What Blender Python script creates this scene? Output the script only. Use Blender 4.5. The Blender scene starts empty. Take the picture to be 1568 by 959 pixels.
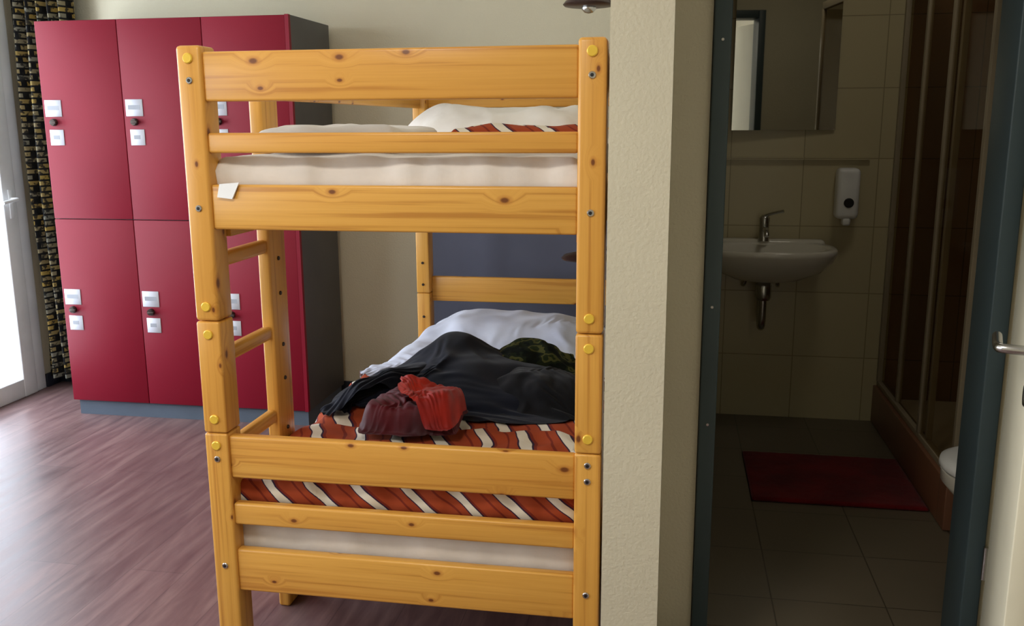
import bpy, bmesh, math, random
from mathutils import Vector, Matrix, noise
from mathutils.bvhtree import BVHTree
random.seed(4)
C = bpy.context
sc = C.scene
COL = sc.collection

# ------------------------------------------------------------ materials
def lin(c):
    return tuple(((x/255)/12.92 if x/255 <= .04045 else (((x/255)+.055)/1.055)**2.4) for x in c) + (1,)
class NT:
    def __init__(s, name, rough=.6, spec=.5, metal=0):
        s.m = bpy.data.materials.new(name); s.m.use_nodes = True
        s.n = s.m.node_tree.nodes; s.l = s.m.node_tree.links
        s.b = s.n['Principled BSDF']
        s.b.inputs['Roughness'].default_value = rough
        s.b.inputs['Metallic'].default_value = metal
        s.b.inputs['Specular IOR Level'].default_value = spec
        s.tc = s.n.new('ShaderNodeTexCoord')
    def new(s, t, **k):
        n = s.n.new(t)
        for a, v in k.items(): setattr(n, a, v)
        return n
    def val(s, sock, v):
        if hasattr(v, 'links'): s.l.new(v, sock)
        else: sock.default_value = v
    def math(s, op, a, b=0.0, c=None, clamp=False):
        n = s.n.new('ShaderNodeMath'); n.operation = op; n.use_clamp = clamp
        s.val(n.inputs[0], a); s.val(n.inputs[1], b)
        if c is not None: s.val(n.inputs[2], c)
        return n.outputs[0]
    def mapping(s, scale=(1,1,1), rot=(0,0,0), src=None):
        n = s.n.new('ShaderNodeMapping'); n.inputs['Scale'].default_value = scale; n.inputs['Rotation'].default_value = rot
        s.l.new(src if src is not None else s.tc.outputs['Object'], n.inputs[0]); return n.outputs[0]
    def noise(s, vec=None, scale=5, detail=4, rough=.5, dist=0):
        n = s.n.new('ShaderNodeTexNoise'); n.inputs['Scale'].default_value = scale
        n.inputs['Detail'].default_value = detail; n.inputs['Roughness'].default_value = rough
        n.inputs['Distortion'].default_value = dist
        s.l.new(vec if vec is not None else s.tc.outputs['Object'], n.inputs['Vector']); return n.outputs[0]
    def ramp(s, fac, stops, interp='LINEAR'):
        n = s.n.new('ShaderNodeValToRGB'); r = n.color_ramp; r.interpolation = interp
        while len(r.elements) < len(stops): r.elements.new(.5)
        for e, (p, c) in zip(r.elements, stops): e.position = p; e.color = c
        s.l.new(fac, n.inputs[0]); return n.outputs[0]
    def mix(s, fac, a, b, blend='MIX'):
        n = s.n.new('ShaderNodeMix'); n.data_type = 'RGBA'; n.blend_type = blend
        s.val(n.inputs[0], fac); s.val(n.inputs[6], a); s.val(n.inputs[7], b); return n.outputs[2]
    def sep(s, v=None):
        n = s.n.new('ShaderNodeSeparateXYZ'); s.l.new(v if v is not None else s.tc.outputs['Object'], n.inputs[0]); return n.outputs
    def comb(s, x, y, z=0.0):
        n = s.n.new('ShaderNodeCombineXYZ'); s.val(n.inputs[0], x); s.val(n.inputs[1], y); s.val(n.inputs[2], z); return n.outputs[0]
    def color(s, c): s.val(s.b.inputs['Base Color'], c); return s
    def bump(s, h, strength=.2, dist=.01):
        n = s.n.new('ShaderNodeBump'); n.inputs['Strength'].default_value = strength; n.inputs['Distance'].default_value = dist
        s.l.new(h, n.inputs['Height']); s.l.new(n.outputs[0], s.b.inputs['Normal']); return s

def plain(name, c, rough=.6, spec=.4, metal=0, var=.06, nscale=4, bump=0, bscale=60):
    t = NT(name, rough, spec, metal)
    f = t.noise(scale=nscale, detail=3)
    c = lin(c); d = tuple(x*(1-var*2) for x in c[:3])+(1,); l2 = tuple(min(1, x*(1+var)) for x in c[:3])+(1,)
    t.color(t.ramp(f, [(.3, d), (.7, l2)]))
    if bump: t.bump(t.noise(scale=bscale, detail=2), bump, .004)
    return t.m

def wood(name, axis, base=(218,163,74), dark=(174,112,42)):
    t = NT(name, .34, .45)
    o = t.sep()
    if axis == 'x': al, ac = o[0], t.math('ADD', o[1], o[2])
    elif axis == 'y': al, ac = o[1], t.math('ADD', o[0], o[2])
    else: al, ac = o[2], t.math('ADD', o[0], o[1])
    kv = t.comb(t.math('MULTIPLY', al, 5.6), t.math('MULTIPLY', ac, 9.5), 0.0)
    v = t.new('ShaderNodeTexVoronoi', voronoi_dimensions='2D'); v.inputs['Scale'].default_value = 1; v.inputs['Randomness'].default_value = .95
    t.l.new(kv, v.inputs['Vector'])
    cs = t.new('ShaderNodeSeparateColor'); t.l.new(v.outputs['Color'], cs.inputs[0])
    mask = t.math('GREATER_THAN', cs.outputs[0], .46)
    dist0 = v.outputs['Distance']
    dist = t.math('MULTIPLY', dist0, t.math('ADD', .8, t.math('MULTIPLY', cs.outputs[1], 1.1)))
    infl = t.math('MULTIPLY', t.math('SUBTRACT', 1.0, t.math('MULTIPLY', dist, 3.0), clamp=True), mask)
    ac2 = t.math('ADD', ac, t.math('MULTIPLY', infl, .028))
    gv = t.comb(t.math('MULTIPLY', al, 1.3), t.math('MULTIPLY', ac2, 70.0), 0.0)
    g = t.noise(gv, 1.0, 3, .55, .2)
    gv2 = t.comb(t.math('MULTIPLY', al, 6), t.math('MULTIPLY', ac2, 260.0), 0.0)
    g2 = t.noise(gv2, 1.0, 2, .5)
    big = t.noise(t.comb(t.math('MULTIPLY', al, .8), t.math('MULTIPLY', ac, 6)), 1.0, 2)
    c = t.ramp(g, [(.34, lin(dark)), (.46, lin(base)), (.7, lin(tuple(min(255, x+12) for x in base)))])
    c = t.mix(.30, c, lin(base))
    c = t.mix(t.math('MULTIPLY', g2, .28), c, lin(dark))
    c = t.mix(t.math('MULTIPLY', t.ramp(big, [(.4, (0,0,0,1)), (.65, (1,1,1,1))]), .3), c, lin((204,136,54)))
    ring = t.math('MULTIPLY', t.ramp(dist, [(.05, (1,1,1,1)), (.14, (0,0,0,1))]), mask)
    c = t.mix(t.math('MULTIPLY', ring, .6), c, lin((166,94,34)))
    core = t.math('MULTIPLY', t.ramp(dist, [(.04, (1,1,1,1)), (.075, (0,0,0,1))]), mask)
    c = t.mix(t.math('MULTIPLY', core, .85), c, lin((94,44,20)))
    t.color(c); t.bump(g, .08, .002)
    return t.m

WX, WY, WZ = wood('pine_x','x'), wood('pine_y','y'), wood('pine_z','z')
M_wall = plain('wall_paint', (205,198,176), .85, .2, var=.03, nscale=2, bump=.35, bscale=120)
M_panel = plain('grey_paint', (112,117,138), .8, .2, var=.04)
M_ceil = plain('ceiling_paint', (220,218,208), .9, .1)
M_red = plain('locker_red', (122,9,35), .5, .22, var=.05, nscale=1.5)
M_lgrey = plain('locker_grey', (78,78,80), .5, .4)
M_base = plain('plinth_blue', (86,98,114), .5)
M_label = plain('label_white', (196,200,212), .4)
M_metal = plain('metal', (190,190,188), .25, .5, 1, var=.03)
M_dmetal = plain('dark_metal', (60,50,45), .4, .5, .6)
M_brass = plain('brass_cap', (236,196,70), .3, .5, .2, var=.03)
M_white = plain('white_plastic', (236,238,240), .35)
M_prof = plain('shower_profile', (150,138,116), .4)
M_ceramic = plain('ceramic', (225,222,212), .12, .6, var=.02)
M_frame = plain('door_frame_green', (62,76,80), .45, .4, var=.05)
M_door = plain('door_cream', (226,220,196), .5, .3, var=.03)
M_black = plain('black_rubber', (24,24,26), .5)
M_bb = plain('baseboard_dark', (40,44,56), .5)
M_lamp = plain('lamp_brown', (52,34,32), .35)
M_mirror = plain('mirror_glass', (226,226,218), .02, .5, 1, var=.01)
M_print = plain('print', (150,155,165))

def cloth(name, c, c2=None, rough=.9, bs=90, b=.25):
    t = NT(name, rough, .15)
    t.b.inputs['Sheen Weight'].default_value = .08
    f = t.noise(scale=6, detail=5)
    c2 = c2 or tuple(x*.82 for x in c)
    t.color(t.ramp(f, [(.35, lin(c2)), (.65, lin(c))]))
    t.bump(t.noise(scale=bs, detail=3), b, .003)
    return t.m
M_sheet = cloth('white_sheet', (212,217,232), (198,203,221), b=.1)
M_sheet2 = cloth('cream_sheet', (232,228,222), (218,212,206), b=.1)
M_matt = cloth('mattress_cover', (220,212,204), (204,196,188), .75)
M_navy = cloth('navy_cloth', (18,22,36), (9,12,22), b=.1)
M_blk = cloth('black_cloth', (12,12,16), (6,6,8), b=.1)
M_bagred = cloth('bag_red', (172,42,26), (112,20,18), .55, b=.1)
M_bagdk = cloth('bag_maroon', (84,12,22), (48,8,14), .55, b=.1)
M_mat = cloth('bath_mat', (112,20,24), (82,14,18), 1, 260, .8)

t = NT('camouflage', .9, .1)
t.color(t.ramp(t.noise(scale=16, detail=2), [(0, lin((16,20,14))), (.45, lin((28,34,20))), (.54, lin((74,74,38))), (.62, lin((34,42,22)))], 'CONSTANT'))
M_camo = t.m

def quilt(name, rust, rust2, white, dark, fx, fy, fz):
    t = NT(name, .85, .2)
    o = t.sep()
    wob = t.noise(t.mapping((5,5,5)), 1, 2)
    row = t.math('FLOOR', t.math('ADD', t.math('MULTIPLY', o[1], 5.0), t.math('MULTIPLY', wob, .8)))
    s_ = t.math('ADD', t.math('MULTIPLY', o[0], fx), t.math('MULTIPLY', o[1], fy))
    s_ = t.math('ADD', s_, t.math('MULTIPLY', o[2], fz))
    s_ = t.math('ADD', s_, t.math('MULTIPLY', row, .37))
    s_ = t.math('ADD', s_, t.math('MULTIPLY', wob, .5))
    fr = t.math('FRACT', s_)
    t.color(t.ramp(fr, [(0, lin(rust)), (.28, lin(rust2)), (.34, lin(rust)), (.55, lin(dark)), (.585, lin(white)), (.82, lin(dark)), (.865, lin(rust2)), (.93, lin(rust))], 'CONSTANT'))
    t.bump(t.noise(scale=40, detail=4), .35, .004)
    return t.m
M_quilt = quilt('striped_quilt', (154,66,36), (118,42,28), (220,212,196), (52,34,58), 8.0, 3.0, 9.0)

t = NT('laminate', .34, .4)
o = t.sep()
br = t.new('ShaderNodeTexBrick'); br.offset = .37; br.squash = 1
t.l.new(t.comb(o[1], o[0]), br.inputs['Vector'])
br.inputs['Scale'].default_value = 1; br.inputs['Brick Width'].default_value = 1.25; br.inputs['Row Height'].default_value = .19
br.inputs['Mortar Size'].default_value = .0016; br.inputs['Color1'].default_value = (.32,.32,.32,1); br.inputs['Color2'].default_value = (.68,.68,.68,1); br.inputs['Mortar'].default_value = (.3,.3,.3,1)
g = t.noise(t.comb(t.math('MULTIPLY', o[1], 2.6), t.math('MULTIPLY', o[0], 22)), 1, 6, .62, .5)
g3 = t.noise(t.comb(t.math('MULTIPLY', o[1], 1.2), t.math('MULTIPLY', o[0], 4)), 1, 3)
c = t.ramp(g, [(.3, lin((92,68,69))), (.5, lin((115,89,88))), (.7, lin((138,111,107)))])
c = t.mix(t.math('MULTIPLY', g3, .4), c, lin((99,76,80)))
c = t.mix(.25, c, br.outputs['Color'], 'OVERLAY')
c = t.mix(t.math('MULTIPLY', br.outputs['Fac'], .35), c, lin((56,42,46)))
t.color(c); t.val(t.b.inputs['Roughness'], t.ramp(g, [(.3, (.30,.30,.30,1)), (.7, (.40,.40,.40,1))]))
t.bump(g, .05, .002)
M_floor = t.m

def tiles(name, c1, c2, mortar, ax, w, h, off=(0,0), rough=.25):
    t = NT(name, rough, .5)
    o = t.sep()
    br = t.new('ShaderNodeTexBrick'); br.offset = 0; br.squash = 1
    t.l.new(t.comb(t.math('ADD', o[ax[0]], off[0]), t.math('ADD', o[ax[1]], off[1])), br.inputs['Vector'])
    br.inputs['Scale'].default_value = 1; br.inputs['Brick Width'].default_value = w; br.inputs['Row Height'].default_value = h
    br.inputs['Mortar Size'].default_value = .0022; br.inputs['Color1'].default_value = lin(c1); br.inputs['Color2'].default_value = lin(c2); br.inputs['Mortar'].default_value = lin(mortar)
    t.color(br.outputs['Color']); t.bump(t.math('SUBTRACT', 1, br.outputs['Fac']), .3, .002)
    return t.m
M_tback = tiles('tile_cream_back', (192,182,148), (187,177,144), (150,140,112), (0,2), .33, .314, (0.07,0))
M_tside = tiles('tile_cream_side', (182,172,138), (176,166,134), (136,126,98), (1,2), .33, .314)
M_tshow = tiles('tile_brown_side', (138,106,80), (130,100,74), (92,74,56), (1,2), .33, .314)
M_tshowb = tiles('tile_brown_back', (138,106,80), (130,100,74), (92,74,56), (0,2), .33, .314)
M_tfloor = tiles('tile_floor', (102,93,78), (98,89,74), (68,61,50), (0,1), .33, .33, rough=.35)
M_terra = tiles('tile_terracotta', (124,84,62), (116,78,58), (84,62,48), (1,2), .33, .3, rough=.4)

t = NT('curtain_pattern', .85, .2)
o = t.sep()
br = t.new('ShaderNodeTexBrick'); br.offset = .5
t.l.new(t.comb(t.math('MULTIPLY', o[0], 1.0), o[2]), br.inputs['Vector'])
br.inputs['Scale'].default_value = 1; br.inputs['Brick Width'].default_value = .05; br.inputs['Row Height'].default_value = .03
br.inputs['Mortar Size'].default_value = .005; br.inputs['Color1'].default_value = lin((164,138,72)); br.inputs['Color2'].default_value = lin((124,124,114)); br.inputs['Mortar'].default_value = lin((22,22,24))
n2 = t.noise(scale=38, detail=2)
t.color(t.mix(t.ramp(n2, [(.50, (0,0,0,1)), (.58, (.9,.9,.9,1))]), br.outputs['Color'], lin((32,32,34))))
M_curt = t.m

def thin_glass(name, alpha, tint=(1,1,1,1)):
    m = bpy.data.materials.new(name); m.use_nodes = True
    n = m.node_tree.nodes; l = m.node_tree.links; n.clear()
    out = n.new('ShaderNodeOutputMaterial'); mx = n.new('ShaderNodeMixShader'); tr = n.new('ShaderNodeBsdfTransparent'); gl = n.new('ShaderNodeBsdfGlossy')
    tr.inputs[0].default_value = tint; gl.inputs['Roughness'].default_value = .05; mx.inputs[0].default_value = alpha
    l.new(tr.outputs[0], mx.inputs[1]); l.new(gl.outputs[0], mx.inputs[2]); l.new(mx.outputs[0], out.inputs[0]); return m
M_glass = thin_glass('window_glass', .05)
M_sglass = thin_glass('shower_glass', .035, (.80,.76,.68,1))
def emis(name, c, s):
    t = NT(name); t.b.inputs['Emission Color'].default_value = lin(c); t.b.inputs['Emission Strength'].default_value = s
    t.b.inputs['Base Color'].default_value = lin(c); return t.m
M_ceil_lamp = emis('fill_lamp_glass', (255,244,220), 2)  # glow of the unseen overhead lamp added for the bed front

# ------------------------------------------------------------ geometry helpers
def add(name, bm, mat, parent=None, smooth=False):
    me = bpy.data.meshes.new(name); bm.normal_update(); bm.to_mesh(me); bm.free()
    for m in (mat if isinstance(mat, (list, tuple)) else [mat]): me.materials.append(m)
    if smooth:
        for p in me.polygons: p.use_smooth = True
    ob = bpy.data.objects.new(name, me); COL.objects.link(ob)
    if parent: ob.parent = parent
    return ob
def empty(name, loc=(0,0,0), rz=0):
    e = bpy.data.objects.new(name, None); e.location = loc; e.rotation_euler = (0,0,rz); e.empty_display_size = .1; COL.objects.link(e); return e
def box(name, x0, x1, y0, y1, z0, z1, mat, parent=None, bevel=0, seg=3):
    bm = bmesh.new(); bmesh.ops.create_cube(bm, size=1)
    for v in bm.verts: v.co = Vector((x0+(v.co.x+.5)*(x1-x0), y0+(v.co.y+.5)*(y1-y0), z0+(v.co.z+.5)*(z1-z0)))
    if bevel: bmesh.ops.bevel(bm, geom=bm.edges[:], offset=bevel, segments=seg, affect='EDGES', profile=.5)
    ob = add(name, bm, mat, parent)
    if bevel:
        for p in ob.data.polygons: p.use_smooth = True
        try:
            ob.data.set_sharp_from_angle(angle=math.radians(50))
        except Exception: pass
    return ob
def loft(name, rings, mat, parent=None, n=40, caps=True):
    bm = bmesh.new(); R = []
    for (cx,cy,cz,rx,ry,e) in rings:
        r = []
        for i in range(n):
            a = 2*math.pi*i/n; c, s = math.cos(a), math.sin(a)
            r.append(bm.verts.new((cx+rx*math.copysign(abs(c)**e, c), cy+ry*math.copysign(abs(s)**e, s), cz)))
        R.append(r)
    for a, b in zip(R, R[1:]):
        for i in range(n): bm.faces.new((a[i], a[(i+1)%n], b[(i+1)%n], b[i]))
    if caps: bm.faces.new(list(reversed(R[0]))); bm.faces.new(R[-1])
    bmesh.ops.recalc_face_normals(bm, faces=bm.faces[:])
    ob = add(name, bm, mat, parent, True)
    try: ob.data.set_sharp_from_angle(angle=math.radians(60))
    except Exception: pass
    return ob
def tube(name, pts, r, mat, parent=None, n=14, smooth_path=True):
    cu = bpy.data.curves.new(name+'_c', 'CURVE'); cu.dimensions = '3D'; cu.bevel_depth = 1; cu.bevel_resolution = 4; cu.use_fill_caps = True
    sp = cu.splines.new('NURBS' if smooth_path and len(pts) > 2 else 'POLY'); sp.points.add(len(pts)-1)
    for i, p in enumerate(pts):
        sp.points[i].co = (*p, 1); sp.points[i].radius = r[i] if isinstance(r, (list,tuple)) else r
    if sp.type == 'NURBS': sp.order_u = 3; sp.use_endpoint_u = True; sp.resolution_u = 8
    tmp = bpy.data.objects.new(name+'_t', cu); COL.objects.link(tmp)
    dg = C.evaluated_depsgraph_get(); me = bpy.data.meshes.new_from_object(tmp.evaluated_get(dg)); bpy.data.objects.remove(tmp)
    me.name = name; me.materials.clear(); me.materials.append(mat)
    for p in me.polygons: p.use_smooth = True
    ob = bpy.data.objects.new(name, me); COL.objects.link(ob)
    if parent: ob.parent = parent
    return ob
def disc(name, c, r, h, mat, parent=None, axis='y', n=24):
    bm = bmesh.new(); b = r*.18
    prof = [(0, 1e-4), (0, r), (h*.6, r), (h, r-b), (h, 1e-4)]
    R = []
    for (d, rr) in prof:
        ring = []
        for i in range(n):
            a = 2*math.pi*i/n; u, w = rr*math.cos(a), rr*math.sin(a)
            p = {'y': (u, d, w), 'x': (d, u, w), 'z': (u, w, d)}[axis]
            ring.append(bm.verts.new((c[0]+p[0], c[1]+p[1], c[2]+p[2])))
        R.append(ring)
    for a, q in zip(R, R[1:]):
        for i in range(n): bm.faces.new((a[i], a[(i+1)%n], q[(i+1)%n], q[i]))
    bmesh.ops.recalc_face_normals(bm, faces=bm.faces[:])
    return add(name, bm, mat, parent)
def nz(x, y, s, k=0): return noise.noise(Vector((x*s+k, y*s-k, k*1.7)))
def ridge(x, y, s, k=0, sq=.006):
    wx = x+.10*noise.noise(Vector((x*3+k, y*3, 1.1))); wy = y+.10*noise.noise(Vector((x*3, y*3+k, 5.1)))
    n_ = noise.noise(Vector((wx*s+k, wy*s*.55, k*2.3)))
    return 1-2*math.sqrt(n_*n_+sq)

def catmull(pts, n=96):
    out = []; m = len(pts)
    for i in range(n):
        t_ = i/n*m; k = int(t_); f = t_-k
        p0, p1, p2, p3 = [Vector(pts[(k+j) % m]) for j in (-1,0,1,2)]
        out.append(.5*((2*p1)+(-p0+p2)*f+(2*p0-5*p1+4*p2-p3)*f*f+(-p0+3*p1-3*p2+p3)*f**3))
    return out
def drape(name, outline, base, h, mat, parent=None, wr=.02, ws=9, seed=0, rings=60, n=200, edge=.25, fine=.25, jag=.05, sq=.006):
    o = catmull([(p[0], p[1], 0) for p in outline], n)
    c = sum(o, Vector())/n
    bm = bmesh.new(); R = []
    cv = None
    for i in range(rings+1):
        f = i/rings
        ring = []
        for j in range(n):
            jit = 1+jag*nz(o[j].x, o[j].y, 12, seed)+jag*.6*nz(o[j].x, o[j].y, 30, seed)
            p = c+(o[j]-c)*f*jit
            prof = min(1, (1-f)/edge) if edge > 0 else 1
            prof = math.sqrt(max(0, 1-(1-prof)**2))
            w = wr*(.65*ridge(p.x, p.y, ws, seed, sq)+.5*nz(p.x, p.y, ws*.6, seed+3)+fine*ridge(p.x, p.y, ws*2.3, seed+5, sq))
            hh = h(p.x, p.y) if callable(h) else h
            z = base(p.x, p.y)+prof*max(.006, hh+w)
            if i == 0:
                if cv is None: cv = bm.verts.new((p.x, p.y, z))
                ring.append(cv)
            else: ring.append(bm.verts.new((p.x, p.y, z)))
        R.append(ring)
    for k in range(1, rings+1):
        for j in range(n):
            if k == 1: bm.faces.new((cv, R[1][j], R[1][(j+1)%n]))
            else: bm.faces.new((R[k-1][j], R[k][j], R[k][(j+1)%n], R[k-1][(j+1)%n]))
    bot = [bm.verts.new((v.co.x, v.co.y, v.co.z-.004)) for v in R[-1]]
    for j in range(n): bm.faces.new((R[-1][j], bot[j], bot[(j+1)%n], R[-1][(j+1)%n]))
    bm.faces.new(bot)
    bmesh.ops.recalc_face_normals(bm, faces=bm.faces[:])
    return add(name, bm, mat, parent, True)
def slab(name, x0, x1, y0, y1, zb, zt, mat, parent=None, r=.03, wr=.006, ws=8, seed=0, nx=70, ny=90, side_wr=.0):
    bm = bmesh.new(); top = {}; botm = {}
    for i in range(nx+1):
        for j in range(ny+1):
            u, v = i/nx, j/ny
            x = x0+(x1-x0)*u; y = y0+(y1-y0)*v
            dx = min(x-x0, x1-x); dy = min(y-y0, y1-y); d = min(dx, dy)
            e = min(1, d/r) if r else 1
            e = math.sqrt(max(0, 1-(1-e)**2))
            w = wr*(.7*ridge(x, y, ws, seed)+.6*nz(x, y, ws*2.1, seed+2))
            mid = (zb+zt)/2; H = (zt-zb)/2
            ox = side_wr*nz(y, zt, 7, seed) if dx < .04 else 0
            oy = side_wr*(nz(x, zt, 7, seed+1)+.5*nz(x, zt, 19, seed+4)) if dy < .04 else 0
            top[i,j] = bm.verts.new((x+ox, y+oy, mid+H*(.55+.45*e)+w*(.3+.7*e)))
            botm[i,j] = bm.verts.new((x, y, mid-H*(.55+.45*e)))
    for i in range(nx):
        for j in range(ny):
            bm.faces.new((top[i,j], top[i+1,j], top[i+1,j+1], top[i,j+1]))
            bm.faces.new((botm[i,j], botm[i,j+1], botm[i+1,j+1], botm[i+1,j]))
    for i in range(nx):
        bm.faces.new((top[i,0], botm[i,0], botm[i+1,0], top[i+1,0])); bm.faces.new((top[i,ny], top[i+1,ny], botm[i+1,ny], botm[i,ny]))
    for j in range(ny):
        bm.faces.new((top[0,j], top[0,j+1], botm[0,j+1], botm[0,j])); bm.faces.new((top[nx,j], botm[nx,j], botm[nx,j+1], top[nx,j+1]))
    return add(name, bm, mat, parent, True)

# ------------------------------------------------------------ cloth simulation of the loose fabrics
SIMS = []
def simcloth(name, outline, z0, proxies, mat, parent=None, res=44, expand=.25, bend=.8, seed=0, selfc=True, ripple=.012, cap=.05, drift=.05):
    """flat fabric cut to an outline, dropped on temporary colliders and crumpled by physics"""
    o = catmull([(p[0], p[1], 0) for p in outline], 400); c = sum(o, Vector())/400
    bm = bmesh.new(); V = {}
    for i in range(res+1):
        for j in range(res+1):
            u, v = -1+2*i/res, -1+2*j/res
            r = max(abs(u), abs(v))
            if r < 1e-6: p = c.copy()
            else:
                if abs(u) >= abs(v): k = v/abs(u); s = (k+1)/8 if u > 0 else (1-k)/8+.5
                else: k = u/abs(v); s = (1-k)/8+.25 if v > 0 else (k+1)/8+.75
                b = o[int(s*400) % 400].lerp(o[(int(s*400)+1) % 400], s*400-int(s*400))
                p = c+(b-c)*r
            V[i,j] = bm.verts.new((p.x, p.y, z0+ripple*nz(p.x, p.y, 14, seed)+ripple*nz(p.x, p.y, 6, seed+1)))
    for i in range(res):
        for j in range(res): bm.faces.new((V[i,j], V[i+1,j], V[i+1,j+1], V[i,j+1]))
    start = [v.co.copy() for v in bm.verts]
    ob = add(name+'_sim', bm, mat, None, True)
    col = bpy.data.collections.new(name+'_col'); sc.collection.children.link(col)
    for p in proxies:
        col.objects.link(p)
        if 'Collision' not in [m_.name for m_ in p.modifiers]:
            p.modifiers.new('Collision', 'COLLISION'); p.collision.thickness_outer = .004; p.collision.cloth_friction = 30
    md = ob.modifiers.new('Cloth', 'CLOTH'); s = md.settings
    s.quality = 6; s.mass = .3; s.tension_stiffness = 15; s.compression_stiffness = 15; s.shear_stiffness = 6; s.bending_stiffness = bend
    s.air_damping = 3; s.shrink_min = -expand; s.shrink_max = -expand
    cs = md.collision_settings; cs.distance_min = .004; cs.collection = col; cs.use_self_collision = selfc; cs.self_distance_min = .005; cs.collision_quality = 3
    SIMS.append((name, ob, col, mat, parent, start, cap, drift))
def run_sims(frames):
    for f in range(1, frames+1): sc.frame_set(f)
    dg = C.evaluated_depsgraph_get(); px = set()
    res = [bpy.data.meshes.new_from_object(S[1].evaluated_get(dg)) for S in SIMS]
    for me, (name, ob, col, mat, parent, start, cap, drift) in zip(res, SIMS):
        trees = []
        for p in col.objects:
            px.add(p)
            trees.append(BVHTree.FromPolygons([v.co.copy() for v in p.data.vertices], [tuple(f.vertices) for f in p.data.polygons]))
        def surf(x, y):
            z = -1e9
            for t_ in trees:
                h = t_.ray_cast(Vector((x, y, 1.9)), Vector((0,0,-1)))
                if h[0] is not None: z = max(z, h[0].z)
            return z
        # keep the settled fabric lying on its pile: limit how far any point slid, sank or stood off
        P = []; nfix = 0
        for v, p0 in zip(me.vertices, start):
            p = v.co.copy()
            if not all(math.isfinite(q) for q in p) or (p-p0).length > .6: p = Vector((p0.x, p0.y, -1)); nfix += 1
            d = Vector((p.x-p0.x, p.y-p0.y, 0)); L = d.length
            if L > drift: d *= drift*(1+.4*(1-math.exp(-(L-drift)/drift)))/L
            x, y = p0.x+d.x, p0.y+d.y
            s_ = surf(x, y)
            if s_ < 0: s_ = .53
            e = p.z-s_-.005
            e = 0 if e < 0 else (e if e < cap*.5 else cap*.5+cap*.5*(1-math.exp(-(e-cap*.5)/(cap*.5))))
            P.append(Vector((x, y, s_+.005+e)))
        print('SIM', name, 'reset', nfix, 'of', len(P))
        # rebuild a clean grid from the settled points, lightly relaxed (no normal-dependent operators)
        n = int(round(math.sqrt(len(P))))
        for it in range(2):
            Q = [p.copy() for p in P]
            for i in range(n):
                for j in range(n):
                    nb = [P[a*n+b] for a, b in ((i-1,j),(i+1,j),(i,j-1),(i,j+1)) if 0 <= a < n and 0 <= b < n]
                    Q[i*n+j] = P[i*n+j].lerp(sum(nb, Vector())/len(nb), .32)
            P = Q
        bm = bmesh.new(); vs = [bm.verts.new(p) for p in P]
        for i in range(n-1):
            for j in range(n-1): bm.faces.new((vs[i*n+j], vs[(i+1)*n+j], vs[(i+1)*n+j+1], vs[i*n+j+1]))
        new = add(name, bm, mat, parent, True)
        sub = new.modifiers.new('smooth', 'SUBSURF'); sub.levels = 1; sub.render_levels = 1
        bpy.data.objects.remove(ob); bpy.data.collections.remove(col)
    for p in px: bpy.data.objects.remove(p)
    sc.frame_set(1)

# ------------------------------------------------------------ room shell
XL = -3.40
box('floor', XL-.1, 1.4, -1.9, 4.6, -.1, 0, M_floor)
box('floor_bathroom', 0.0, 1.75, 2.46, 4.46, 0, .004, M_tfloor)
box('ceiling', XL-.1, 1.85, -1.9, 4.6, 2.6, 2.7, M_ceil)
box('wall_back', XL-.1, -.14, 4.5, 4.6, 0, 2.6, M_wall)
box('wall_partition', -.14, -.008, 1.99, 4.6, 0, 2.6, M_wall)
box('trim_painted_panel', -1.25, -.141, 4.492, 4.5, .0, 1.16, M_panel)
box('wall_bathroom_back', -.008, 1.85, 4.46, 4.6, 0, 2.6, M_tback)
box('wall_bathroom_right', 1.75, 1.85, 2.4, 4.46, 0, 2.6, M_tside)
box('wall_bathroom_left', -.008, 0.0, 2.52, 4.46, 0, 2.6, M_tside)
box('wall_bathroom_front_left', -.008, .084, 2.4, 2.52, 0, 2.6, M_wall)
box('wall_bathroom_front_top', .084, .826, 2.4, 2.52, 2.13, 2.6, M_wall)
box('wall_bathroom_front_right', .826, 1.75, 2.4, 2.52, 0, 2.6, M_wall)
box('wall_right', 1.3, 1.4, -1.9, 2.4, 0, 2.6, M_wall)
box('wall_rear', XL-.1, 1.3, -1.9, -1.8, 0, 2.6, M_wall)
box('wall_left_top', XL-.1, XL, -1.8, 4.5, 2.3, 2.6, M_wall)
box('wall_left_corner', XL-.1, XL, 4.36, 4.5, 0, 2.3, M_wall)
box('wall_left_sill', XL-.1, XL, -1.8, 3.1, 0, .75, M_wall)
box('wall_left_near', XL-.1, XL, -1.8, -1.0, .75, 2.3, M_wall)
def glazed(name, y0, y1, z0, z1, fr=.09, handle=False):
    e = empty(name)
    box('frame_left', XL-.08, XL+.02, y0, y0+fr, z0, z1, M_white, e, .006)
    box('frame_right', XL-.08, XL+.02, y1-fr, y1, z0, z1, M_white, e, .006)
    box('frame_top', XL-.08, XL+.02, y0+fr, y1-fr, z1-fr, z1, M_white, e, .006)
    box('frame_bottom', XL-.08, XL+.02, y0+fr, y1-fr, z0, z0+fr, M_white, e, .006)
    box('pane', XL-.04, XL-.034, y0+fr, y1-fr, z0+fr, z1-fr, M_glass, e)
    if handle:
        hy = y1-.05
        box('handle_plate', XL+.02, XL+.028, hy-.016, hy+.016, .95, 1.1, M_white, e, .003)
        tube('handle', [(XL+.02,hy,1.05),(XL+.07,hy,1.05),(XL+.075,hy-.02,1.05),(XL+.075,hy-.12,1.04)], .009, M_white, e)
box('trim_window_post', XL-.09, XL+.012, 4.28, 4.36, 0, 2.3, M_white, None, .005)
glazed('door_1', 3.14, 4.28, .0, 2.3, .1, True)
box('trim_window_mullion', XL-.09, XL+.012, 3.10, 3.14, 0, 2.3, M_white)
glazed('window_1', 1.1, 3.1, .75, 2.3)
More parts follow.
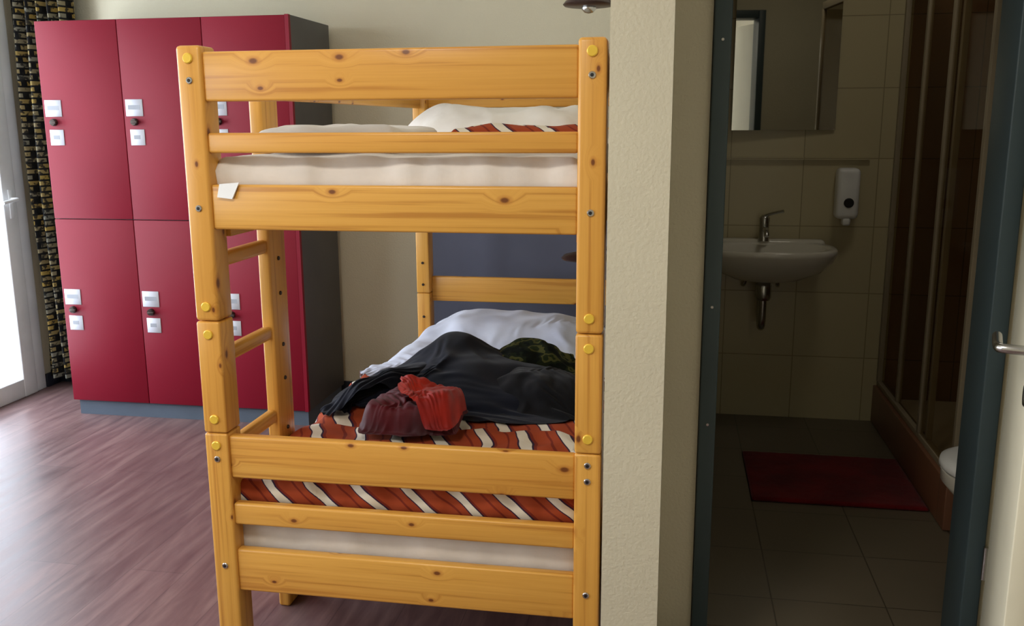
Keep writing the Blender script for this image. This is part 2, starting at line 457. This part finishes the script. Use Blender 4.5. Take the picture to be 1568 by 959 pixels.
glazed('window_2', -1.0, 1.1, .75, 2.3)
box('baseboard_back', -1.72, -1.25, 4.485, 4.5, 0, .075, M_bb, None, .003)
box('baseboard_corner', XL, -2.96, 4.485, 4.5, 0, .075, M_bb, None, .003)
box('baseboard_left', XL, XL+.014, 4.37, 4.485, 0, .075, M_bb, None, .003)
box('baseboard_partition', -.155, -.141, 4.1, 4.49, 0, .075, M_bb, None, .003)

# curtain
bm = bmesh.new(); N = 110; K = 50; prev = None
for k in range(K+1):
    z = .06+(2.48-.06)*k/K; row = []
    for i in range(N+1):
        f = i/N; x = -3.375+.36*f+.01*math.sin(z*3+f*5)
        y = 4.38+.035*math.sin(f*2*math.pi*5.5+.5*math.sin(z*1.5))+.015*math.sin(f*31+z)
        row.append(bm.verts.new((x, y, z)))
    if prev:
        for i in range(N): bm.faces.new((prev[i], prev[i+1], row[i+1], row[i]))
    prev = row
cur = empty('curtain')
add('curtain_cloth', bm, M_curt, cur, True)
tube('curtain_rail', [(-3.38,4.38,2.5),(-2.6,4.38,2.5)], .012, M_white, cur)
box('curtain_bracket', -2.72, -2.70, 4.38, 4.5, 2.49, 2.51, M_white, cur)
for i in range(7): tube('ring_%d'%i, [(-3.35+i*.055,4.38,2.475),(-3.35+i*.055,4.38,2.505)], .006, M_white, cur)

# ------------------------------------------------------------ lockers
lk = empty('locker')
LX0, LX1, LY0, LY1 = -2.928, -1.685, 3.95, 4.435
CW = (LX1-LX0)/3
box('carcass', LX0, LX1, LY0+.02, LY1, .075, 1.895, M_lgrey, lk, .003)
box('plinth', LX0+.02, LX1-.01, LY0+.02, LY1-.02, 0, .075, M_base, lk)
box('side_trim', LX1-.018, LX1, LY0, LY0+.021, .075, 1.895, M_red, lk)
for c_ in range(3):
    for r_ in range(2):
        x0 = LX0+c_*CW+.0015; x1 = LX0+(c_+1)*CW-(.0015 if c_ < 2 else .018)
        z0, z1 = ((.078, .981), (.985, 1.892))[r_]
        box('door_%d_%d'%(c_, r_), x0, x1, LY0, LY0+.02, z0, z1, M_red, lk, .002, 2)
        px = LX0+c_*CW+.056
        zt, zl, zk = ((.603,.474,.540),(1.500,1.366,1.436))[r_]
        box('label_%d_%d'%(c_, r_), px-.043, px+.043, LY0-.003, LY0, zt-.038, zt+.038, M_label, lk, .001, 1)
        box('number_%d_%d'%(c_, r_), px-.030, px+.042, LY0-.003, LY0, zl-.036, zl+.036, M_label, lk, .001, 1)
        box('print_%d_%d'%(c_, r_), px-.030, px+.030, LY0-.0036, LY0-.003, zt-.008, zt+.012, M_print, lk)
        box('digits_%d_%d'%(c_, r_), px-.012, px+.020, LY0-.0036, LY0-.003, zl-.008, zl+.010, M_print, lk)
        disc('lock_%d_%d'%(c_, r_), (px-.002, LY0, zk), .017, -.018, M_dmetal, lk)
        box('knob_%d_%d'%(c_, r_), px-.006, px+.026, LY0-.032, LY0-.018, zk-.006, zk+.006, M_dmetal, lk, .003)

# ------------------------------------------------------------ bunk bed
bed = empty('bunk_bed')
BX0, BX1, BY0, BY1 = -1.148, -.149, 2.03, 4.07
PW, PD = .062, .075
ZJ = [(0, .660), (.660, .948), (.948, 1.602)]
def post(nm, x0, y0, w=PW, d=PD, segs=ZJ):
    for i, (a, b) in enumerate(segs):
        tp = i == len(segs)-1
        box('%s_%d'%(nm, i), x0, x0+w, y0, y0+d, a+.0008, b-.0008, WZ, bed, .009 if tp else .006)
post('post_front_a', BX0, BY0); post('post_front_b', BX1-PW, BY0)
post('post_back_a', BX0, BY1-PD); post('post_back_b', BX1-PW, BY1-PD)
rails = [(.228,.344),(.413,.471),(.540,.652),(1.174,1.281),(1.355,1.402),(1.474,1.587)]
for i, (a, b) in enumerate(rails):
    box('end_rail_front_%d'%i, BX0+PW-.001, BX1-PW+.001, BY0+.008, BY0+.036, a, b, WX, bed, .006)
for i, (a, b) in enumerate([(.230,.345),(.44,.50),(.618,.733),(1.176,1.281),(1.355,1.402),(1.490,1.587)]):
    box('end_rail_back_%d'%i, BX0+PW-.001, BX1-PW+.001, BY1-.036, BY1-.008, a, b, WX, bed, .006)
LY = 2.36
box('ladder_post', BX0+.014, BX0+.05, LY, LY+.11, 0, 1.587, WZ, bed, .008)
for i, z in enumerate((.345, .60, .845, 1.09)):
    box('rung_%d'%i, BX0+.016, BX0+.046, BY0+PD-.001, LY+.001, z-.019, z+.019, WY, bed, .010)
for s, x in (('a', BX0+.012), ('b', BX1-.042)):
    for k, (z0, z1) in enumerate(((.230,.345), (1.176,1.281))):
        if s == 'a':
            box('side_rail_%s_%d_0'%(s,k), x, x+.028, LY+.11 if k else BY0+PD, BY1-PD, z0, z1, WY, bed, .006)
            if k == 1: box('side_rail_%s_%d_1'%(s,k), x, x+.028, BY0+PD, LY, z0, z1, WY, bed, .006)
        else: box('side_rail_%s_%d'%(s,k), x, x+.028, BY0+PD, BY1-PD, z0, z1, WY, bed, .006)
box('guard_rail_a', BX0+.012, BX0+.038, LY+.11, BY1-PD, 1.488, 1.587, WY, bed, .006)
box('guard_rail_b', BX1-.040, BX1-.012, BY0+PD, BY1-PD, 1.488, 1.587, WY, bed, .006)
for k, z in enumerate((.258, 1.19)):
    for i in range(14):
        y = BY0+.16+i*.135
        box('slat_%d_%d'%(k,i), BX0+.045, BX1-.045, y, y+.07, z-.010, z+.010, WX, bed, .003, 2)
    for q, x in ((0, BX0+.04), (1, BX1-.07)): box('slat_support_%d_%d'%(k,q), x, x+.03, BY0+PD, BY1-PD, z-.04, z-.010, WY, bed)
for nm, x in (('a', BX0+PW/2), ('b', BX1-PW/2)):
    for i, z in enumerate((1.572, .985, .915, .697) + ((.628,) if nm == 'a' else ())):
        disc('cap_%s_%d'%(nm, i), (x, BY0, z), .012, -.005, M_brass, bed)
    for i, z in enumerate((1.522, 1.225, .592, .30) + ((.632,) if nm == 'b' else ())):
        disc('bolt_%s_%d'%(nm, i), (x, BY0, z), .008, -.004, M_metal, bed); disc('bolt_hole_%s_%d'%(nm, i), (x, BY0-.004, z), .004, -.0006, M_black, bed)
for i, z in enumerate((.42,.55,.70,.80,.95,1.05,1.2)):
    disc('pin_%d'%i, (BX0+.05, LY+.055, z), .006, .004, M_dmetal, bed, 'x')
    disc('pin_back_%d'%i, (BX0+.031, BY1-PD, z), .006, -.004, M_dmetal, bed)
bm = bmesh.new(); pts = [(-1.062,1.283),(-1.012,1.287),(-1.030,1.248),(-1.068,1.252)]
lo = [bm.verts.new((x, BY0+.0055, z)) for x, z in pts]; hi = [bm.verts.new((x, BY0+.0035-.004*(1.29-z)/.04, z)) for x, z in pts]
bm.faces.new(lo); bm.faces.new(list(reversed(hi)))
for i in range(4): bm.faces.new((lo[i], hi[i], hi[(i+1)%4], lo[(i+1)%4]))
add('paper_tag', bm, M_white, bed)

# mattresses
slab('mattress', BX0+.055, BX1-.055, BY0+.050, BY1-.05, 1.202, 1.342, M_matt, None, .03, .008, 6, 2, 110, 90, side_wr=.03)
slab('mattress', BX0+.055, BX1-.055, BY0+.050, BY1-.05, .270, .436, M_matt, None, .03, .003, 5, 7, side_wr=.012)

# upper bunk bedding
slab('folded_sheet', -1.07, -.70, 2.27, 2.70, 1.352, 1.410, M_sheet2, None, .05, .012, 7, 3, 50, 50)
slab('folded_quilt', -.64, -.24, 2.62, 2.86, 1.352, 1.406, M_quilt, None, .05, .016, 7, 9, 50, 50)
UP = drape('proxy_up', [(-.92,3.12),(-.62,3.00),(-.28,3.02),(-.25,3.45),(-.3,3.8),(-.65,3.85),(-.94,3.75)], lambda x,y: 1.350, .085, M_sheet2, None, .05, 7, 5, rings=24, n=60, edge=.35)
UB = box('proxy_upper', -1.2, -.145, 2.1, 4.05, 1.25, 1.350, M_sheet2)
simcloth('folded_duvet', [(-1.0,3.0),(-.62,2.92),(-.27,2.93),(-.21,3.3),(-.25,3.85),(-.65,3.92),(-1.0,3.8),(-1.04,3.3)], 1.49, [UP, UB], M_sheet2, None, 48, .24, .8, 11, True, cap=.045)

# lower bunk bedding
slab('striped_quilt', -1.095, -.21, 2.078, 3.20, .445, .526, M_quilt, None, .06, .022, 6, 1, 110, 130, side_wr=.035)
P_pil = drape('proxy_pillow', [(-1.02,3.50),(-.7,3.44),(-.28,3.46),(-.26,3.75),(-.28,3.90),(-.7,3.92),(-1.0,3.90),(-1.04,3.75)], lambda x,y: .47, .135, M_sheet, None, .04, 6, 14, rings=24, n=60, edge=.5)
P_duv = drape('proxy_duvet', [(-1.08,3.16),(-.9,3.08),(-.5,3.06),(-.26,3.10),(-.24,3.6),(-.26,3.90),(-.7,3.93),(-1.04,3.90),(-1.09,3.6)], lambda x,y: .442, .085, M_sheet, None, .03, 6, 21, rings=24, n=60, edge=.2)
P_bed = box('proxy_bed', -1.4, .1, 1.9, 4.3, .30, .442, M_sheet)
P_q = box('proxy_quilt', -1.11, -.215, 2.085, 3.19, .36, .531, M_sheet)
simcloth('white_duvet', [(-1.07,3.12),(-.9,3.02),(-.5,3.0),(-.28,3.04),(-.27,3.5),(-.28,3.90),(-.7,3.92),(-1.04,3.90),(-1.08,3.5)], .68, [P_pil, P_duv, P_bed, P_q], M_sheet, None, 70, .30, .7, 21, cap=.055)

# clothes
jk = empty('jacket')
def jb(x, y): return .528
P_j = drape('proxy_jacket', [(-.98,2.65),(-.92,2.69),(-.80,2.73),(-.60,2.67),(-.36,2.72),(-.30,2.95),(-.42,3.18),(-.62,3.27),(-.80,3.29),(-.90,3.12),(-1.0,2.95),(-1.02,2.78)], jb,
      lambda x,y: .030+.085*math.exp(-((x+.76)**2+(y-3.13)**2)/.02)+.05*math.exp(-((x+.66)**2+(y-2.92)**2)/.03), M_navy, None, .04, 6, 31, rings=26, n=80, edge=.45)
simcloth('jacket_body', [(-1.00,2.62),(-.91,2.66),(-.80,2.70),(-.60,2.62),(-.34,2.66),(-.27,2.95),(-.38,3.22),(-.62,3.32),(-.84,3.35),(-.94,3.14),(-1.03,2.97),(-1.05,2.76)], .72, [P_j, P_q, P_duv, P_bed], M_navy, jk, 60, .24, .5, 31, cap=.055)
P_l = drape('proxy_lining', [(-.60,2.80),(-.42,2.70),(-.27,2.68),(-.26,2.86),(-.36,2.96),(-.56,3.0)], jb, .075, M_blk, None, .03, 8, 37, rings=20, n=60, edge=.6)
simcloth('jacket_lining', [(-.70,2.76),(-.45,2.64),(-.27,2.62),(-.26,2.88),(-.34,3.02),(-.62,3.06)], .74, [P_l, P_q, P_bed], M_blk, jk, 36, .24, .5, 37, cap=.045)
P_s = drape('proxy_sleeve', [(-1.00,2.56),(-.94,2.58),(-.87,2.72),(-.78,2.86),(-.70,3.0),(-.76,3.06),(-.87,2.98),(-.97,2.82),(-1.02,2.66)], jb, .080, M_navy, None, .02, 8, 63, rings=20, n=60, edge=.7)
simcloth('sleeve', [(-1.01,2.55),(-.94,2.54),(-.85,2.68),(-.74,2.84),(-.64,3.02),(-.72,3.10),(-.88,3.02),(-.98,2.86),(-1.03,2.68)], .71, [P_s, P_q, P_bed], M_navy, jk, 34, .2, .5, 65, cap=.04)
P_c = drape('proxy_camo', [(-.60,3.06),(-.45,3.03),(-.37,3.10),(-.39,3.20),(-.5,3.27),(-.61,3.20)], lambda x,y:.56, .065, M_camo, None, .03, 9, 44, rings=16, n=50, edge=.6)
P_cb = box('proxy_camo_base', -.9, -.1, 2.8, 3.55, .40, .567, M_camo)
simcloth('camouflage_shirt', [(-.66,3.02),(-.45,2.96),(-.32,3.05),(-.33,3.24),(-.5,3.33),(-.68,3.24)], .72, [P_c, P_cb], M_camo, None, 32, .26, .4, 44, cap=.04)
# red bag (soft, half empty)
bg = empty('travel_bag')
BO = [(-.87,2.43),(-.83,2.385),(-.70,2.375),(-.62,2.39),(-.595,2.42),(-.59,2.56),(-.62,2.60),(-.74,2.62),(-.84,2.60),(-.875,2.56)]
P_b = drape('proxy_bag', BO, jb, .080, M_bagdk, None, .03, 8, 51, rings=20, n=60, edge=.25)
simcloth('bag_body', [(-.91,2.39),(-.85,2.355),(-.70,2.345),(-.60,2.355),(-.56,2.39),(-.555,2.58),(-.59,2.64),(-.74,2.66),(-.86,2.64),(-.91,2.58)], .645, [P_b, P_q], M_bagdk, bg, 42, .13, 1.5, 51, cap=.025, drift=.03)
P_b2 = drape('proxy_bag_top', BO, jb, .100, M_bagdk, None, .035, 8, 51, rings=20, n=60, edge=.25)
P_b3 = box('proxy_bag_base', -1.2, -.3, 2.1, 3.0, .40, .545, M_bagdk)
simcloth('bag_flap', [(-.80,2.48),(-.76,2.42),(-.70,2.385),(-.62,2.365),(-.565,2.375),(-.55,2.50),(-.565,2.60),(-.66,2.64),(-.78,2.64),(-.81,2.58)], .69, [P_b2, P_b3], M_bagred, bg, 38, .15, 1.5, 58, cap=.03, drift=.03)
run_sims(30)

# reading lamps on the partition wall
for nm, z in (('reading_lamp', 1.862), ('reading_lamp', .900)):
    e = empty(nm)
    disc('mount', (-.141, 3.6, z+.01), .035, -.02, M_lamp, e, 'x')
    tube('arm', [(-.16,3.6,z+.01),(-.22,3.6,z+.03),(-.29,3.6,z+.04),(-.33,3.6,z+.02)], .008, M_lamp, e)
    loft('shade', [(-.335,3.6,z+.022,.012,.012,1),(-.335,3.6,z+.02,.04,.04,1),(-.335,3.6,z+.008,.088,.088,1),(-.335,3.6,z-.004,.098,.098,1),(-.335,3.6,z-.010,.092,.092,1),(-.335,3.6,z-.012,.03,.03,1)], M_lamp, e)
    loft('bulb', [(-.335,3.6,z-.012,.026,.026,1),(-.335,3.6,z-.022,.028,.028,1),(-.335,3.6,z-.034,.016,.016,1),(-.335,3.6,z-.037,.004,.004,1)], M_metal, e)

# ------------------------------------------------------------ bathroom door frame + leaf
box('trim_doorframe_left', .086, .129, 2.385, 2.535, 0, 2.13, M_frame, None, .004)
box('trim_doorframe_right', .783, .828, 2.385, 2.535, 0, 2.13, M_frame, None, .004)
box('trim_doorframe_top', .129, .783, 2.385, 2.535, 2.08, 2.13, M_frame, None, .004)
for i, z in enumerate((.95, .63, 1.62)): disc('trim_strike_%d'%i, (.108, 2.385, z), .004, -.002, M_metal)
d = empty('door_2', (.830, 2.372, 0), math.radians(-16))
box('leaf', .0, .04, -.68, -.005, .012, 2.07, M_door, d, .003)
disc('rose', (0, -.60, 1.0), .026, -.009, M_metal, d, 'x')
tube('lever', [(-.005,-.60,1.0),(-.048,-.60,1.0),(-.054,-.585,1.0),(-.054,-.55,1.0),(-.052,-.475,.998)], .0095, M_metal, d)
disc('keyhole', (0, -.62, .92), .022, -.006, M_metal, d, 'x')
for i, z in enumerate((.25, 1.75)): tube('hinge_%d'%i, [(-.004,0,z),(-.004,0,z+.09)], .008, M_metal, d)

# ------------------------------------------------------------ bathroom contents
sk = empty('sink')
cx, cy = .43, 4.235
loft('basin', [(cx,cy+.06,.705,.07,.07,.9),(cx,cy+.05,.72,.15,.12,.9),(cx,cy+.03,.76,.235,.17,.85),(cx,cy+.01,.81,.28,.205,.85),(cx,cy,.845,.295,.22,.85),(cx,cy,.865,.295,.222,.85),(cx,cy,.872,.288,.216,.85),
      (cx,cy-.015,.868,.245,.165,.9),(cx,cy-.02,.82,.22,.145,.95),(cx,cy-.02,.77,.14,.09,1),(cx,cy-.02,.755,.03,.03,1)], M_ceramic, sk, 56)
box('wall_ledge', cx-.27, cx+.27, 4.38, 4.458, .80, .885, M_ceramic, sk, .02)
fa = empty('faucet')
loft('body', [(.42,4.385,.880,.026,.026,1),(.42,4.385,.895,.024,.024,1),(.42,4.385,.96,.022,.022,1),(.42,4.385,.985,.024,.024,1),(.42,4.385,1.0,.012,.012,1)], M_metal, fa, 24)
tube('spout', [(.42,4.38,.93),(.42,4.31,.945),(.42,4.26,.935),(.42,4.25,.915)], .012, M_metal, fa)
tube('lever', [(.42,4.385,.995),(.45,4.36,1.01),(.50,4.34,1.022)], .007, M_metal, fa)
tr = empty('drain_trap')
loft('cup', [(.42,4.27,.62,.03,.03,1),(.42,4.27,.635,.036,.036,1),(.42,4.27,.69,.036,.036,1),(.42,4.27,.712,.02,.02,1)], M_metal, tr, 24)
tube('pipe', [(.42,4.27,.66),(.42,4.27,.56),(.42,4.28,.495),(.42,4.32,.48),(.42,4.36,.50),(.42,4.37,.60),(.42,4.40,.62),(.42,4.459,.62)], .018, M_metal, tr)
for i, x in enumerate((.34, .50)): tube('stop_valve_%d'%i, [(x,4.458,.66),(x,4.40,.66),(x+.01*(1-2*i),4.395,.70),(.42-.03*(1-2*i),4.36,.80)], .009, M_metal, tr)
mr = empty('mirror', (.486, 4.435, 0), math.radians(4.1))
box('glass', -.232, .232, -.0055, -.0015, 1.385, 2.1, M_mirror, mr)
box('backing', -.226, .226, -.0015, .006, 1.39, 2.095, M_black, mr)
box('trim_tile_ledge', .005, .88, 4.44, 4.459, 1.25, 1.262, M_tback)
sd = empty('soap_dispenser')
box('shell', .732, .832, 4.365, 4.459, .985, 1.215, M_white, sd, .022, 4)
box('nozzle', .765, .800, 4.37, 4.43, .955, .99, M_white, sd, .01)
disc('button', (.785, 4.365, 1.06), .022, -.006, M_black, sd)
# shower
sh = empty('shower_cabin')
SX = .97
box('curb', SX, SX+.06, 3.22, 4.458, .006, .185, M_terra, sh, .004)
box('tray', SX+.06, 1.748, 3.22, 4.458, .006, .12, M_ceramic, sh)
box('curb_end', SX+.06, 1.748, 3.16, 3.22, .006, .185, M_terra, sh, .004)
box('rail_bottom', SX+.015, SX+.045, 3.22, 4.455, .185, .21, M_prof, sh, .003)
box('rail_top', SX+.015, SX+.045, 3.22, 4.455, 2.05, 2.09, M_prof, sh, .003)
for i, y in enumerate((3.22, 3.60, 3.68, 4.10, 4.43)):
    box('profile_%d'%i, SX+.012+(.012 if i % 2 else 0), SX+.034+(.012 if i % 2 else 0), y, y+.025, .21, 2.05, M_prof, sh, .002)
box('pane_0', SX+.02, SX+.025, 3.24, 3.70, .21, 2.05, M_sglass, sh)
box('pane_1', SX+.034, SX+.039, 3.62, 4.43, .21, 2.05, M_sglass, sh)
box('end_pane', SX+.04, 1.745, 3.225, 3.231, .185, 2.05, M_sglass, sh)
box('tiles_side', 1.742, 1.749, 3.24, 4.45, .12, 2.4, M_tshow, sh)
box('tiles_back', SX+.05, 1.742, 4.452, 4.459, .12, 2.4, M_tshowb, sh)
tube('riser', [(1.70,3.85,.9),(1.70,3.85,1.9)], .01, M_metal, sh); tube('mixer', [(1.74,3.78,1.1),(1.70,3.78,1.1),(1.70,3.92,1.1),(1.74,3.92,1.1)], .02, M_metal, sh, smooth_path=False)
slab('bath_mat', .33, .965, 3.38, 3.90, .004, .020, M_mat, None, .012, .002, 30, 61, 60, 50)
# toilet
tl = empty('toilet')
tx, ty = 1.10, 2.80
loft('bowl', [(tx+.14,ty,.006,.16,.10,.8),(tx+.14,ty,.10,.15,.095,.8),(tx+.12,ty,.20,.17,.11,.85),(tx+.03,ty,.28,.24,.16,.9),(tx,ty,.35,.27,.185,.9),(tx,ty,.385,.272,.187,.9),(tx,ty,.39,.25,.17,.9)], M_ceramic, tl, 48)
loft('seat', [(tx,ty,.39,.272,.187,.9),(tx,ty,.398,.278,.192,.9),(tx,ty,.415,.275,.19,.9),(tx,ty,.425,.25,.17,.9)], M_white, tl, 48)
box('cistern', 1.38, 1.56, ty-.19, ty+.19, .40, .80, M_ceramic, tl, .02)
box('pedestal_back', 1.28, 1.56, ty-.10, ty+.10, .006, .40, M_ceramic, tl, .02)
box('trim_duct', 1.56, 1.75, 2.525, 3.155, .004, 1.0, M_tside)

# ------------------------------------------------------------ lights
def area(name, loc, rot, sx, sy, e, c):
    l = bpy.data.lights.new(name, 'AREA'); l.shape = 'RECTANGLE'; l.size = sx; l.size_y = sy; l.energy = e; l.color = c
    o = bpy.data.objects.new(name, l); o.location = loc; o.rotation_euler = rot; COL.objects.link(o); return o
area('daylight_window', (XL-.35, 1.1, 1.6), (0, -math.pi/2, 0), 2.4, 4.8, 222, (.92,.96,1))
area('daylight_door', (XL-.35, 3.7, 1.2), (0, -math.pi/2, 0), 2.6, 1.5, 90, (.76,.87,1))
cl = empty('fill_lamp')  # unseen lamp, added overhead behind the view to warm the bed front
loft('glass_bowl', [(-.9,.5,2.50,.02,.02,1),(-.9,.5,2.505,.12,.12,1),(-.9,.5,2.53,.19,.19,1),(-.9,.5,2.57,.21,.21,1),(-.9,.5,2.585,.21,.21,1)], M_ceil_lamp, cl)
loft('rim', [(-.9,.5,2.58,.22,.22,1),(-.9,.5,2.60,.22,.22,1)], M_white, cl)
area('bed_front_fill', (-.9,.5,2.49), (0,0,0), .4, .4, 28, (1,.94,.83))  # warm fill of the added lamp, brightens the bed front
area('bathroom_fill', (.8,3.5,2.55), (0,0,0), .3, .3, 2.0, (1,.92,.76))  # added weak fill without a fixture; real light comes only through the door

w = bpy.data.worlds.new('sky'); sc.world = w; w.use_nodes = True
w.node_tree.nodes['Background'].inputs[0].default_value = (.82,.91,1,1); w.node_tree.nodes['Background'].inputs[1].default_value = 1.6

# ------------------------------------------------------------ camera
cam = bpy.data.cameras.new('camera'); cam.sensor_width = 36; cam.lens = 36*1400/1568; cam.clip_start = .05
co = bpy.data.objects.new('camera', cam); COL.objects.link(co)
F = Vector((-.1700,.9643,-.2028)).normalized(); R = Vector((.9848,.1736,0)).normalized(); U = R.cross(F)
roll = .005
R2 = R*math.cos(roll)-U*math.sin(roll); U2 = U*math.cos(roll)+R*math.sin(roll)
m = Matrix((R2, U2, -F)).transposed().to_4x4(); m.translation = (0,0,1.42)
co.matrix_world = m
sc.camera = co
sc.view_settings.view_transform = 'Standard'
sc.view_settings.exposure = 0
